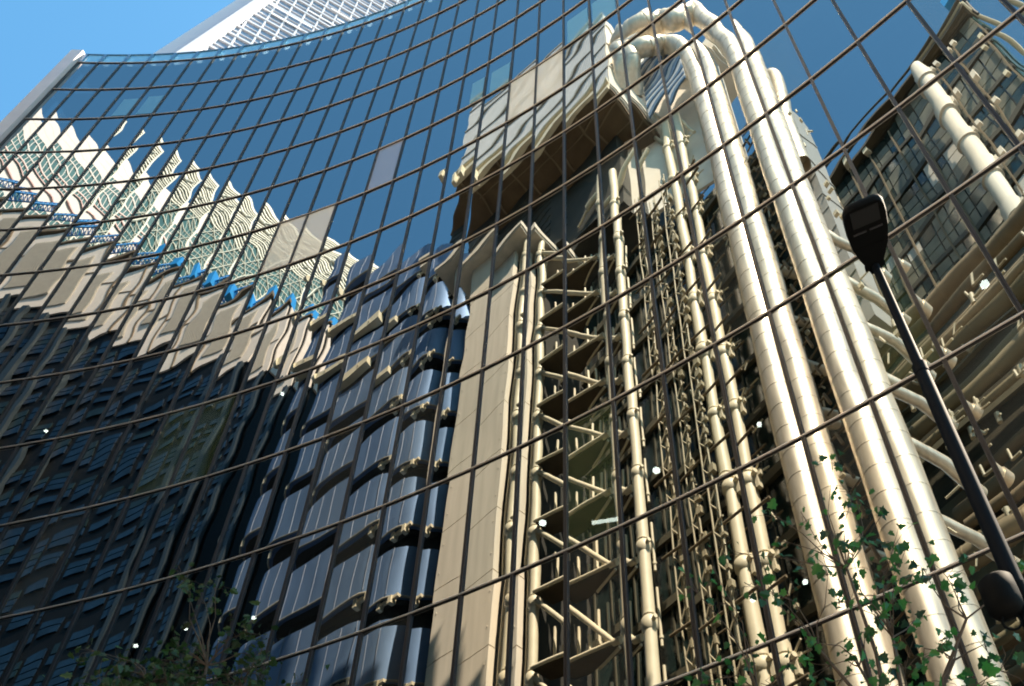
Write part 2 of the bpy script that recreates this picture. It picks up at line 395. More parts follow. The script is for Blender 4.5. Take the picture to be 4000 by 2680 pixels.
# ------------------------------------------------------------------ service tower opposite (seen mirrored)
T = thing('service_tower', L(0, 0, GZ), 'cream and steel service tower with corrugated plant room, seen mirrored in the glass', 'building')
mb = MB()
for k in range(13):
    mb.box(-7.8, -4.75, -2.5, -2.05, GZ + 4 * k - .2 + .0, min(49.85, GZ + 4 * k + 3.74), L)
for k in range(25):
    for u in (-7.55, -5.0): mb.tube([L(u, -2.53, 1.2 + 2 * k), L(u, -2.49, 1.2 + 2 * k)], .045, 6)
mb.build('concrete_panel', M_CONC, T)
MB().box(-7.75, -4.8, -2.46, -2.08, GZ, 49.8).build('panel_backing', M_SLAB, T)
MB().box(-7.5, -5.1, -2.04, 2.5, GZ, 49.7).build('lift_core', M_BLACKR, T)
mb = MB(); mb.box(-9.6, -3.2, -3.5, 1.0, 50.1, 50.55); mb.box(-9.5, -3.3, -3.4, .9, 49.9, 50.1); mb.build('cap_slab', M_CONC, T)
mb = MB(); mb.box(-9.3, -7.95, 0.2, .6, GZ, 49.9); mb.build('side_wall', M_BLACKR, T)
ZK = [47.97 - 4.0 * k for k in range(0, 13)]
def pipe(u, d, r, top, collars=True, name='column_pipe', bracket=0, zk=None):
    mb = MB(); mb.tube([L(u, d, GZ), L(u, d, top)], r, 18)
    if collars:
        for z in (zk or ZK):
            if z < top - .2 and z > GZ + .3:
                mb.tube([L(u, d, z - .32), L(u, d, z - .2), L(u, d, z + .2), L(u, d, z + .3)], [r * 1.02, r * 1.28, r * 1.28, r * 1.02], 18)
                mb.tube([L(u, d, z + .36), L(u, d, z + .44)], [r * 1.12] * 2, 18)
                mb.tube([L(u, d, z), L(u + r * 1.9, d - r * .6, z + .05)], r * .35, 8)
                if bracket:
                    mb.box(u + r, u + r + .5, d - .1, d + .1, z - .15, z + .12); mb.box(u + r + .1, u + r + .3, d - .15, d + .15, z - .7, z - .1)
                    mb.tube([L(u + r, d, z + .1), L(u + r + .75, d - .2, z + .45)], .05, 6); mb.tube([L(u + r, d, z + .1), L(u + r + .9, d + .2, z + .1)], .045, 6)
    return mb.build(name, M_CREAM, T)
pipe(-3.62, -2.2, .29, 49.9)
pipe(1.5, -2.3, .30, 52.3)
pipe(4.06, .2, .36, 60.0, bracket=1, zk=[55.6 - 4.66 * k for k in range(12)])
MB().tube([L(-4.45, -1.95, GZ), L(-4.45, -1.95, 49.9)], .10, 8).build('drain_pipe', M_CREAM, T)
for k, z in enumerate(ZK):
    if z < 2: continue
    br = MB(); br.tube([L(-3.4, -2.3, z), L(.15, -1.95, z - 3.85)], .14, 10)
    br.tube([L(.1, -1.95, z - 3.85), L(.55, -1.9, z - 3.9)], .17, 10); br.tube([L(-.6, -1.8, z - 3.3), L(.3, -1.4, z - 3.85)], .09, 8)
    br.build('brace', M_CREAM, T)
    zs = z - 4.0
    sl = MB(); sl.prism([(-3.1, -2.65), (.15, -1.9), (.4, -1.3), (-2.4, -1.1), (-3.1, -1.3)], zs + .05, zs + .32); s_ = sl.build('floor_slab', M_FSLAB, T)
    ed = MB(); ed.tube([L(-3.15, -2.72, zs + .18), L(.2, -1.96, zs + .18)], .10, 8); ed.tube([L(-1.6, -1.2, zs - .05), L(.3, -1.7, zs - .05)], .08, 8); ed.build('edge_beam', M_CREAM, s_)
    hd = MB()
    for u, hh, d in ((-2.45, 2.0, -1.7), (-2.2, 1.7, -1.2), (-1.05, 2.1, -1.7), (-.85, 2.6, -1.2), (.15, 2.2, -1.3), (.4, 3.0, -.4)):
        hd.tube([L(u, d, zs + .3), L(u, d, zs + .3 + hh)], .085, 8); hd.tube([L(u, d, zs + .7), L(u, d, zs + .85)], .13, 8)
    hd.build('riser_pipe', M_CREAM, s_)
# dark glazed wall behind the open frame, with mullions
MB().box(-4.9, 8.6, 1.5, 1.8, GZ, 49.6).build('rear_glazing', M_DGLASS, T)
mb = MB()
for k, z in enumerate(ZK):
    if z < 0: continue
    mb.box(-4.9, 8.6, 1.2, 1.48, z - .55, z - .1)
for q in range(10): mb.box(-4.6 + q * 1.45, -4.5 + q * 1.45, 1.38, 1.48, GZ, 49)
mb.build('glazing_bars', mat('dark_olive_steel', (.10, .09, .06), .6), T)
for z in ZK:
    if z < 2: continue
    mb = MB(); mb.tube([L(1.6, -1.1, z - .1), L(6.0, -1.1, z - .1)], .075, 8); mb.tube([L(1.6, .6, z + .5), L(5.4, .6, z + .5)], .06, 8); mb.build('tie_beam', M_SLAB, T)
# slender lattice risers with clamps between the columns
rr = random.Random(3)
for u, d in ((2.5, -.9), (4.0, -1.2)):
    mb = MB()
    for du, dd in ((-.28, 0), (.0, .1), (.26, -.05)): mb.tube([L(u + du, d + dd, GZ), L(u + du, d + dd, 49.5)], .055, 6)
    z = 1.0; s = 1
    while z < 48.5:
        mb.tube([L(u - .28 * s, d, z), L(u + .3 * s, d, z + .85)], .045, 5)
        if rr.random() < .6: mb.box(u + .2, u + .2 + rr.uniform(.12, .4), d - .15, d + .1, z + .2, z + .2 + rr.uniform(.12, .45))
        if rr.random() < .5: mb.tube([L(u + .1, d, z + .4), L(u + rr.uniform(.3, .6), d - .2, z + rr.uniform(.2, .9))], .05, 5)
        z += .85; s = -s
    mb.build('lattice_riser', M_SLAB if u > 5 else mat('tan_steel', (.42, .36, .24), .55), T)
rr = random.Random(5)
mb = MB()
for q in range(150):
    u = rr.choice([rr.uniform(1.9, 6.2), rr.uniform(6.6, 12)]); z = rr.uniform(3, 48); d = rr.uniform(-.3, 1.1); l = rr.uniform(.2, .9)
    t = rr.random()
    if t < .4: mb.tube([L(u, d, z), L(u + rr.uniform(-.3, .3), d, z + l)], rr.uniform(.03, .07), 6)
    elif t < .7: mb.tube([L(u, d, z), L(u + l, d + rr.uniform(-.2, .2), z + rr.uniform(-.1, .1))], rr.uniform(.03, .06), 6)
    else: mb.box(u, u + rr.uniform(.1, .35), d, d + .2, z, z + rr.uniform(.1, .3))
mb.build('pipework', mat('cream_fitting', (.62, .54, .38), .5), T)
# plant room box
bx = MB(); bx.box(-8.3, 3.05, -3.42, 1.4, 60.9, 75.2)
box_o = bx.build('plant_room', mat('shadow_grey_cladding', (.30, .31, .31), .6, .2), T)
bx = MB()
for q in range(56): bx.box(-8.28 + q * .202, -8.28 + q * .202 + .12, -3.5, -3.42, 61.7, 75.1)
bx.build('corrugated_sheet', M_BOXC, box_o)
bx = MB()
for q in range(5): bx.box(-8.0 + q * 2.7, -7.85 + q * 2.7, -3.35, 1.3, 60.42, 60.55)
for q in range(3): bx.box(-8.2, 3.0, -2.6 + q * 1.6, -2.5 + q * 1.6, 60.45, 60.55)
bx.build('soffit_rib', mat('soffit_rib_brown', (.24, .18, .11), .7), box_o)
lg = MB()
for z in (64.8, 68.9, 73.3): lg.box(-8.36, 3.1, -3.62, -3.5, z, z + .3)
lg.box(-8.36, 3.1, -3.6, -3.5, 75.1, 75.5)
lg.build('ledge', mat('grey_ledge', (.34, .32, .27), .6), box_o)
bm_ = MB(); bm_.box(-8.4, 3.15, -3.66, -3.5, 60.6, 61.2); bm_.box(-8.4, 3.15, -3.85, -3.5, 59.9, 60.5); bm_.tube([L(-8.4, -3.75, 61.45), L(3.15, -3.75, 61.45)], .2, 12)
for u in (-8.2, -7.3): bm_.box(u, u + .35, -4.3, -3.85, 59.3, 60.4)
bm_.build('base_mould', M_CREAM, box_o)
sd_ = MB(); sd_.box(3.06, 3.14, -3.5, 1.3, 61.0, 75.1)
for z in (61.2, 64.9, 69.0, 73.3): sd_.box(3.14, 3.24, -3.5, 1.3, z, z + .22)
sd_.build('side_cladding', M_BOXS, box_o)
MB().prism([(-8.3, -3.4), (3.05, -3.4), (3.05, 1.5), (-11.5, 1.5), (-11.5, -.9)], 60.55, 60.85).build('soffit', M_SOFF, box_o)
rc = MB(); rc.box(-11.0, 1.2, -1.0, 5.5, 50.7, 60.5)
for z in range(51, 60): rc.box(-11.0, -4, -1.06, -1.0, z + .2, z + .6)
rc.build('recess_wall', mat('dark_corrugated_recess', (.05, .05, .04), .7, 0, noise=.4, scale=.8), T)  # near-black colour stands in for the deep shadow under the box
cw = MB(); cw.prism([(.4, -.3), (6.9, 2.0), (6.9, 2.3), (.4, 0.0)], 50.8, 66.4); cw.box(.7, 7.3, .9, 4, 66.5, 66.8); cw.build('cream_wall', M_BOXS, T)
w2 = MB(); w2.tube([L(1.8, .2, 63.0), L(3.9, .5, 57.5), L(4.05, .4, 54)], .16, 10); w2.tube([L(3.0, .4, 64), L(5.3, .5, 56)], .12, 10)
w2.tube([L(-.9, -1.4, 52.3), L(.6, -1.3, 52.6), L(3.0, -1.2, 55.5)], .22, 8)
w2.tube([L(-2.2, -1.2, 51.8), L(-.9, -1.4, 52.1)], .1, 8)
w2.build('bent_strut', M_CREAM, T)
wall2 = MB(); wall2.box(3.3, 7.6, 1.3, 5.0, 66.9, 71); wall2.build('roof_plant', M_BOXS, T)
# pale louvre rack under the duct arch
lv = MB()
for q in range(7): lv.box(3.5, 6.6, -.9 - .05 * q, -.75 - .05 * q, 59.8 + q * 1.15, 60.3 + q * 1.15)
lv.build('blue_louvre', mat('louvre_blue', (.10, .20, .34), .4), T)
lv = MB()
for q in range(7): lv.box(3.5, 6.6, -.88 - .05 * q, -.78 - .05 * q, 60.32 + q * 1.15, 60.92 + q * 1.15)
lv.build('grey_louvre', mat('louvre_grey', (.62, .63, .66), .45), T)
# stainless ducts
def smooth_path(pts, n=6):
    out = []
    for i in range(len(pts) - 1):
        p0 = pts[max(i - 1, 0)]; p1 = pts[i]; p2 = pts[i + 1]; p3 = pts[min(i + 2, len(pts) - 1)]
        for k in range(n):
            t = k / n
            out.append(.5 * ((2 * p1) + (p2 - p0) * t + (2 * p0 - 5 * p1 + 4 * p2 - p3) * t * t + (3 * p1 - p0 - 3 * p2 + p3) * t ** 3))
    out.append(pts[-1]); return out
def solve_uz(px, py, dd):
    """point where the mirrored sight line through a photo place meets the plane at depth dd"""
    k = hit_front(px, py)
    h, n, ix = k; s = ix - math.floor(ix)
    b = radians(BETA) * (s - .5); n = Matrix.Rotation(b, 3, 'Z') @ n
    d = ray(px, py); r = d - 2 * d.dot(n) * n
    base = O0 - EN * dd
    t = ((base - Vector((h.x, h.y, 0))).dot(EN)) / r.dot(EN)
    return h + r * t
def duct(path, r, name='duct', ringstep=1.3):
    mb = MB(); mb.tube(path, r, 28, caps=False)
    # seams
    acc = 0; last = path[0]
    for i in range(1, len(path)):
        seg = path[i] - path[i - 1]; ln = seg.length; t = seg.normalized(); pos = 0
        while acc + (ln - pos) >= ringstep:
            pos += ringstep - acc; acc = 0; c = path[i - 1] + t * pos
            mb.tube([c - t * .035, c + t * .035], r * 1.018, 28)
        acc += ln - pos
    return mb.build(name, M_STEEL, T)
Z10 = 1000 / 2340
def z10(x, y, d): return solve_uz(2350 + Z10 * x, Z10 * y, d)
i0_ = z10(180, 560, -2.6)
inner = [i0_ + L(2.7, -1.6, 0) - L((i0_ - O0).dot(EU), -(i0_ - O0).dot(EN), 0) - Vector((0, 0, 2.0)), z10(190, 570, -2.6), z10(260, 470, -2.8), z10(400, 425, -2.2), z10(560, 415, -1.5), z10(700, 455, -.8), z10(810, 560, -.2)]
inner = smooth_path(inner, 5)
ul = 7.25
inner += [L(ul, 0, 60.5), L(ul, 0, 56)]
inner = smooth_path([inner[i] for i in range(0, len(inner) - 2, 3)] + [L(ul, 0, 60.0), L(ul, 0, 57.5)], 3) + [L(ul, 0, 57.4 - q * 1.0) for q in range(1, 59)]
duct(inner, .78)
o0_ = z10(220, 400, -2.6)
outer = [o0_ + L(2.7, -1.6, 0) - L((o0_ - O0).dot(EU), -(o0_ - O0).dot(EN), 0) - Vector((0, 0, 1.2)), z10(240, 350, -2.8), z10(380, 240, -2.4), z10(540, 180, -1.9), z10(690, 185, -1.3), L(7.9, -.6, 69.0), L(9.3, -.1, 61.5), L(9.8, 0, 57.5), L(9.8, 0, 54)]
outer = smooth_path(outer, 4) + [L(9.8, 0, 53.9 - q * 1.0) for q in range(1, 56)]
duct(outer, .73)
e3 = smooth_path([L(8.6, 2.3, 57.6), L(9.5, 2.2, 57.0), L(10.0, 2.1, 55.4), L(9.9, 2.1, 53.4), L(9.6, 2.1, 50), L(9.6, 2.1, 44)], 5)
duct(e3, .55)
# sub ducts that branch to the right on every floor
for q, z in enumerate((33.4, 29.5, 25.8, 22.3, 18.6, 14.8)):
    mb = MB(); mb.tube([L(9.9, .6, z + 1.4), L(10.6, 2.2, z + .55), L(10.7, 3.9, z + .1)], .27, 12); mb.tube([L(10.7, 3.8, z + .12), L(10.75, 4.3, z)], .34, 12)
    mb.tube([L(7.4, .6, z + 1.9), L(8.6, 2.0, z + 1.0)], .27, 12)
    mb.build('branch_duct', M_STEEL, T)
mb = MB()
for q in range(24):
    z = 48 - q * 2.0
    if z > 2: mb.tube([L(8.0, .2, z), L(9.1, .2, z + .1)], .07, 6); mb.tube([L(8.4, .1, z + .1), L(8.6, .1, z - .8)], .09, 6); mb.tube([L(8.3, 0, z + .6), L(9.0, .1, z + .9)], .05, 6)
mb.build('duct_bracket', M_SLAB, T)
gw = MB(); gw.box(8.6, 9.9, 2.8, 4.6, 30, 53)
for q in range(12): gw.box(8.6, 9.92, 2.75, 2.8, 30 + 2 * q, 30.08 + 2 * q)
for z in (41.6, 45, 49): gw.box(9.9, 9.96, 2.6, 4.6, z, z + .15)
gw.build('grey_cladding', mat('grey_panel', (.42, .41, .38), .5, .2, noise=.1, scale=1), T)

# ------------------------------------------------------------------ stair tower of stacked rounded steel modules
ST = thing('stair_tower', L(-14, 0, GZ), 'stair tower of stacked sky-tinted steel modules with rounded ends and cream beams', 'building')
def capsule(u0, u1, d0, d1, n=10):
    r = (d1 - d0) / 2; c = (d0 + d1) / 2; P = []
    for k in range(n + 1): a = -pi / 2 + pi * k / n; P.append((u1 - r + r * cos(a), c + r * sin(a)))
    for k in range(n + 1): a = pi / 2 + pi * k / n; P.append((u0 + r + r * cos(a), c + r * sin(a)))
    return P
MB().prism(capsule(-16.9, -10.4, -.9, 1.9), GZ, 57).build('core', M_BLACKR, ST)
ZS = [54.0 - 5.0 * k for k in range(11)]
for k, z in enumerate(ZS):
    mb = MB(); pl = capsule(-18.1, -9.9, -1.75, 2.4, 14)
    top = z + 3.45; n = len(pl)
    for z0, z1 in ((z, top),):
        vs = [L(a, b, zz) for zz in (z0, z0 + .12, z1 - .12, z1) for a, b in pl]
        fs = [(q * n + i, q * n + (i + 1) % n, (q + 1) * n + (i + 1) % n, (q + 1) * n + i) for q in range(3) for i in range(n)]
        mb.add(vs, fs, True); mb.add([L(a, b, z0) for a, b in pl], [tuple(range(n - 1, -1, -1))]); mb.add([L(a, b, z1) for a, b in pl], [tuple(range(n))])
    mod = mb.build('stair_module', M_BLUES, ST)
    rim = MB(); pl2 = capsule(-18.16, -9.84, -1.81, 2.46, 14); rim.tube([L(a, b, z - .03) for a, b in pl2 + pl2[:1]], .07, 6, caps=False)
    rim.build('rim', mat('rim_tan', (.40, .36, .28), .5), mod)
    sm = MB()
    for u in (-16.2, -15.0, -13.7, -12.4, -11.2): sm.tube([L(u, -1.76, z + .1), L(u, -1.76, top - .1)], .022, 6)
    sm.build('seam', mat('seam_light', (.22, .25, .32), .5, .3), mod)
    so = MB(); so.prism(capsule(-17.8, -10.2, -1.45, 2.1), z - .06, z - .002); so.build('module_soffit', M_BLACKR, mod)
    bmx = MB(); bmx.box(-16.9, -13.2 if k in (1, 2) else -16.7, -2.15 if k in (1, 2) else -1.7, -1.6, z - (.75 if k in (1, 2) else .45), z - .12)  # sunlight put into the shape: full beams only on the sunlit rows
    if k < 3: bmx.tube([L(-17.15, -1.95, z - .42), L(-16.8, -1.95, z - .42)], [.28, .38], 12)
    for u in ((-15.9, -14.2) if k in (1, 2) else ()): bmx.tube([L(u, -2.2, z - .45), L(u, -2.14, z - .45)], .08, 8)
    bmx.build('support_beam', M_CREAM, ST)
    kb = MB()
    for u in (-12.0, -11.0): kb.box(u, u + .28, -1.7, -1.3, z - .55, z - .1); kb.box(u + .1, u + .7, -1.6, -1.4, z - .3, z - .12)
    kb.build('bracket', M_CREAM, ST)

# ------------------------------------------------------------------ main building at the right of the reflection
R = thing('atrium_building', L(12, 14, GZ), 'dark glass and concrete office hall with bracketed columns, mirrored at upper right', 'building')
MB().box(5.5, 17.2, 12.3, 34, GZ, 59.2).build('body', M_DGLASS, R)
def ztop(u): return 60.9 - (u - 5.7) * .25
rp = random.Random(9)
sp = MB(); gl = MB(); wn = MB(); bl = MB()
fl = [59.6 - 4.2 * k for k in range(14)]
for z in fl:
    sp.box(5.4, 17.3, 12.0, 12.3, z - .3, z + .15)
    for k in range(9):
        u = 5.5 + k * 1.3
        for r_ in range(3):
            zz = z - .45 - r_ * 1.2
            x = rp.random()
            (gl if x < .60 else wn if x < .965 else bl).box(u + .05, u + 1.22, 12.12, 12.25, zz - 1.08, zz)
sp.build('spandrel', mat('dark_spandrel', (.05, .045, .03), .6), R)
gl.build('glazing', M_TEALG, R); wn.build('window', M_DGLASS, R); bl.build('lit_blind', mat('pale_blind', (.55, .52, .46), .6), R)
vm = MB()
for u in (7.0, 9.0, 11.3, 15.0, 17.1): vm.box(u - .06, u + .06, 11.85, 12.0, GZ, ztop(u) - .8)
vm.build('vertical_bar', M_SLAB, R)
rf = MB(); rf.tube([L(5.4, 11.8, 60.4), L(17.3, 11.8, 59.4)], .22, 8); rf.tube([L(5.4, 11.2, 61.0), L(17.4, 11.2, 60.0)], .12, 8); rf.box(5.4, 17.4, 11.3, 13, 59.4, 59.7)
rf.build('roof_edge', mat('roof_dark', (.09, .07, .04), .6), R)
rf = MB(); rf.tube([L(13.6, 11.5, 60.6), L(17.3, 11.6, 60.3)], .2, 8); rf.tube([L(17.3, 11.6, 60.2), L(18.0, 19, 60)], .2, 8)
for u in (6.8, 9.0): rf.box(u - .2, u + .3, 11.4, 12, 58.8, 59.6)
rf.build('roof_rail', M_CREAM, R)
side = MB()
for z in fl: side.box(17.2, 17.3, 12.3, 33, z - 2.7, z - .5)
side.build('side_glazing', M_TEAL, R)
cc = MB(); cc.tube([L(14.2, 10.5, GZ), L(14.2, 10.5, 56.6), L(14.2, 10.5, 57.9)], [.62, .62, .5], 24)
for z in (55.3, 51.1, 46.9, 42.7, 38.5, 34.3, 30.1, 26):
    cc.tube([L(14.2, 10.5, z - .55), L(14.2, 10.5, z + .55)], .74, 24); cc.box(14.7, 15.1, 10.3, 10.7, z - .3, z + .25); cc.tube([L(14.2, 10.5, z - .62), L(14.2, 10.5, z - .55)], .78, 24)
    cc.box(15.3, 15.6, 10.2, 10.6, z - .3, z + .25)
cc.build('concrete_column', M_CONC, R)
st = MB()
for z in (54.2, 50.0, 45.8, 41.6): st.box(16.6, 16.9, 11.3, 11.7, z - .3, z + .2)
st.build('bracket', M_CREAM, R)
# bundles of brown ducts low on the right
rp = random.Random(21)
for q in range(22):
    z = 33.5 - q * 1.35 + rp.uniform(-.3, .3); d = rp.choice([5.2, 6.0, 7.0, 8.0]); r_ = rp.choice([.22, .3, .42, .55])
    u0 = rp.uniform(5, 8.5); mb = MB(); mb.tube([L(u0, d, z), L(16.5 + rp.uniform(0, 3), d, z)], r_, 14)
    for k in range(5):
        u = u0 + 1.2 + k * rp.uniform(1.7, 2.1); mb.tube([L(u, d, z), L(u + .07, d, z)], r_ * 1.05, 14)
    mb.build('horizontal_duct', rp.choice([M_SLAB, mat('tan_duct', (.33, .26, .17), .45, .3), mat('olive_duct', (.20, .165, .10), .5)]), R)
mb = MB()
for q in range(60):
    u = rp.uniform(9, 15.5); z = rp.uniform(7, 31); d = rp.uniform(4.2, 6.5); l = rp.uniform(.25, .8)
    mb.tube([L(u, d, z), L(u + l * rp.uniform(-.6, .6), d, z + l)], rp.uniform(.05, .09), 6)
    mb.tube([L(u, d, z), L(u + l, d - .2, z - l * .3)], rp.uniform(.04, .08), 6)
    if q % 3 == 0: mb.tube([L(u, d, z - .3), L(u + .05, d, z + .3)], .14, 8)
mb.build('star_bracket', mat('tan_bracket', (.46, .40, .28), .5), R)
MB().box(4.9, 19, 9.0, 9.3, GZ, 36).build('louvre_wall', mat('dark_louvre', (.08, .07, .045), .6, 0, noise=.5, scale=.8, stretch=(.2, .2, 5)), R)
mb = MB()
for q in range(8): mb.box(5.5, 19, 8.7, 8.98, 34.5 - q * 4.1, 35.5 - q * 4.1)
mb.build('wall_band', mat('olive_band', (.18, .165, .11), .5, 0, noise=.3, scale=1), R)
# blue crane cabin on the roof
rc_ = thing('roof_crane', L(17.3, 12.2, 60.2), 'small blue crane cabin standing on the roof corner, mirrored at top right', 'crane')
mb = MB(); mb.tube([L(17.0, 12.6, 59.3), L(17.2, 12.2, 62.3)], .12, 8); mb.tube([L(17.6, 12.6, 59.3), L(17.5, 12.2, 62.3)], .12, 8); mb.tube([L(17.0, 12.6, 60.2), L(17.6, 12.4, 61.5)], .08, 8); mb.build('mast', M_DARK, rc_)
mb = MB(); mb.box(16.3, 18.3, 11.6, 13.0, 62.2, 63.3); mb.box(16.6, 17.9, 11.8, 12.8, 63.3, 63.8); mb.tube([L(17.2, 12.2, 63.8), L(17.2, 12.2, 64.3)], .15, 8); mb.build('cabin', M_BLUE, rc_)

# ------------------------------------------------------------------ beige panelled office
PB = thing('panelled_office', L(-30, 5, GZ), 'office block with beige corrugated panels above shaded blue windows, mirrored at left', 'building')
MB().box(-52, -22.6, 1.6, 14, GZ, 58.6).build('body', mat('shaded_glass', (.004, .005, .006), .5, spec=.12), PB)  # near-black base colour paints in the shade over the lower storeys
BP = 4.2
fr = MB(); co = MB(); jt = MB()
for k in range(7):
    u = -22.6 - BP * (k + 1)
    for z0 in (50.0,):
        fr.box(u + .1, u + BP - .1, 1.42, 1.6, z0 + .1, z0 + 8.3)
        co.box(u + .7, u + BP - 1.2, 1.34, 1.42, z0 + 1.4, z0 + 7.2)
        for q in range(13): co.box(u + .75 + q * .175, u + .84 + q * .175, 1.28, 1.34, z0 + 1.45, z0 + 7.15)
        jt.box(u - .1, u + .1, 1.32, 1.6, z0, z0 + 8.4); jt.box(u + .1, u + BP - .1, 1.36, 1.42, z0 + 4.1 + (k % 2) * .9, z0 + 4.3 + (k % 2) * .9)
jt.box(-52, -22.5, 1.25, 1.6, 58.5, 58.8)
for k in range(2):
    d = 1.7 + k * BP
    for z0 in (50.0,): fr.box(-22.6, -22.42, d + .1, d + BP - .1, z0 + .1, z0 + 8.3)
fr.build('beige_panel', M_BEIGE, PB); co.build('corrugated_panel', M_GREYC, PB); jt.build('joint_rib', mat('brown_rib', (.18, .13, .08), .6), PB)
rp = random.Random(31)
wb = MB(); wt = MB(); wc = MB(); wl = MB()
for k in range(12):
    z = 49.6 - 4.0 * k
    for q in range(13):
        u = -22.8 - q * 2.25
        for r_ in range(5):
            a = z - .55 - r_ * .62; x = rp.random()
            if r_ == 0 and x < .10: wc.box(u - 1.2, u - .2, 1.5, 1.59, a - .5, a)
            elif x < .5: wb.box(u - 1.85, u - .15, 1.48, 1.59, a - .52, a)
            elif x < .72: wt.box(u - 1.85, u - .15, 1.48, 1.59, a - .52, a)
wb.build('window', M_BWIN, PB); wt.build('window', mat('shaded_teal_window', (.009, .026, .032), .35, 0, noise=.6, scale=1, spec=.3), PB); wc.build('blind', M_CBLIND, PB)  # shade on these windows and blinds is put into their colours
for q in range(10):
    if q % 2 == 0: wl.box(-23.4 - q * 2.9, -22.95 - q * 2.9, 1.1, 1.58, 20, 50)
wl.build('vertical_fin', mat('shaded_blue_grey_fin', (.018, .03, .04), .5, .1), PB)  # fin colour darkened in place of cast shade
# blue lattice jib above it
J = thing('crane_jib', L(-27, 1.8, 59), 'blue lattice crane jib lying across the roofs, mirrored at left', 'crane')
A_, B_ = L(-31.5, .8, 60.0), L(-23.6, 2.5, 60.2)
dv = (B_ - A_); dn_ = dv.normalized(); pr = Vector((-dn_.y, dn_.x, 0)) * .35; upv = Vector((0, 0, .75))
mb = MB(); cn_ = [A_ + pr, A_ - pr, A_ + upv]
for c in cn_: mb.tube([c, c + dv], .065, 6)
N_ = 22
for k in range(N_):
    a0 = dv * (k / N_); a1 = dv * ((k + .5) / N_); a2 = dv * ((k + 1) / N_)
    for p, q in ((cn_[0], cn_[2]), (cn_[1], cn_[2]), (cn_[0], cn_[1])):
        mb.tube([p + a0, q + a1], .035, 5); mb.tube([q + a1, p + a2], .035, 5)
mb.build('lattice', M_BLUE, J)
mb = MB(); mb.box(-26.6, -25.9, 1.2, 2.0, 59.5, 60.9); mb.box(-24.2, -23.2, 1.9, 2.8, 59.3, 60.8); mb.build('winch', M_BLUE, J)
MB().tube([L(-24, 2.3, 58.6), L(-24, 2.3, 59.4)], .25, 8).build('post', M_DARK, J)

# ------------------------------------------------------------------ far towers in the reflection
def planeface(A2, B2):   # local (s along, depth behind, z) frame on a vertical face from A2 to B2 in (u,d)
    a = L(A2[0], A2[1], 0); b = L(B2[0], B2[1], 0); e = (b - a).normalized(); n = Vector((e.y, -e.x, 0))
    if n.dot(-a) < 0: n = -n
    return (lambda s, q, z: a + e * s - n * q + Vector((0, 0, z))), (b - a).length
WT = thing('white_tower', L(-96, 64, GZ), 'far white-tiled tower with green-blue windows and pink sills, mirrored at left', 'building')
f, ln = planeface((-101.5, 50), (-88, 79))
MB(f).box(0, ln, .3, 14, GZ, 199.6).build('body', M_WHITE, WT)
wh = MB(f); te = MB(f); pk = MB(f)
wh.box(-.1, ln, 0, .3, 191, 200)
for k in range(30):
    for zz in (155.3, 157.6): te_ = None
rp = random.Random(41)
for (z0, z1) in ((179, 191), (155, 171), (131, 147), (105, 122)):
    te.box(0, ln, .1, .3, z0, z1)
    for q in range(int(ln / 1.9) + 1): wh.box(q * 1.9, q * 1.9 + .28, 0, .1, z0, z1)
    z = z0 + 2.4
    while z < z1: wh.box(0, ln, -.05, .05, z, z + .5); z += 3.4
    pk.box(0, ln, -.1, 0, z0 + .1, z0 + .5); pk.box(0, ln, -.1, 0, z0 + 2.2, z0 + 2.5); pk.box(0, ln, -.1, .3, z0 - 4, z0 - 3.6)
for z in (194, 197): pk.box(0, ln, -.02, .0, z, z + .06)
wh.build('white_grid', M_WHITE, WT); te.build('window_band', M_TEAL, WT); pk.build('pink_sill', M_PINK, WT)
LT = thing('lattice_tower', L(-82, 45, GZ), 'far glass tower crossed by a pale diagonal lattice, mirrored at centre left', 'building')
f, ln = planeface((-90.5, 22), (-82.3, 50))
MB(f).box(0, ln, .3, 12, GZ, 185).build('body', mat('lattice_tower_glass', (.05, .13, .12), .18, 0, noise=.5, scale=.35, spec=.8), LT)
la = MB(f)
def bar(s0, z0, s1, z1, w=.16): la.tube([f(s0, .1, z0), f(s1, .1, z1)], w, 5)
z = 75
while z < 168:
    for q in range(4):
        s0 = ln * q / 4; s1 = ln * (q + 1) / 4
        bar(s0, z, s1, z + 9.75, .2); bar(s1, z, s0, z + 9.75, .2)
    for r_ in range(4): la.box(0, ln, .12, .28, z + r_ * 2.4, z + r_ * 2.4 + .22)
    z += 9.75
for q in range(19): la.box(q * ln / 18 - .05, q * ln / 18 + .05, .15, .28, 75, 185)
la.build('lattice', mat('lattice_cream', (.62, .60, .50), .5), LT)
cr = MB(f); rp = random.Random(51)
cr.box(-.2, ln, -.1, .2, 184.2, 185.3); cr.box(ln - .5, ln + .1, -.2, .3, 75, 185.2)
for q in range(13): cr.box(0, ln, .0, .2, 169.5 + q * 1.15, 169.5 + q * 1.15 + rp.uniform(.2, .6))
for q in range(12): s = rp.uniform(0, ln - 3); cr.tube([f(s, -.2, 169 + rp.uniform(0, 10)), f(s + rp.uniform(1, 4), -.2, 169 + rp.uniform(2, 14))], rp.uniform(.15, .4), 6)
cr.build('crown_louvre', mat('crown_cream', (.70, .66, .56), .45, .2), LT)
db = MB(f)
for s in (6, 14, 21): db.tube([f(s, -.3, 118), f(s + 5.5, -.3, 146)], .9, 10)
db.build('diagonal_tube', M_WHITE, LT)

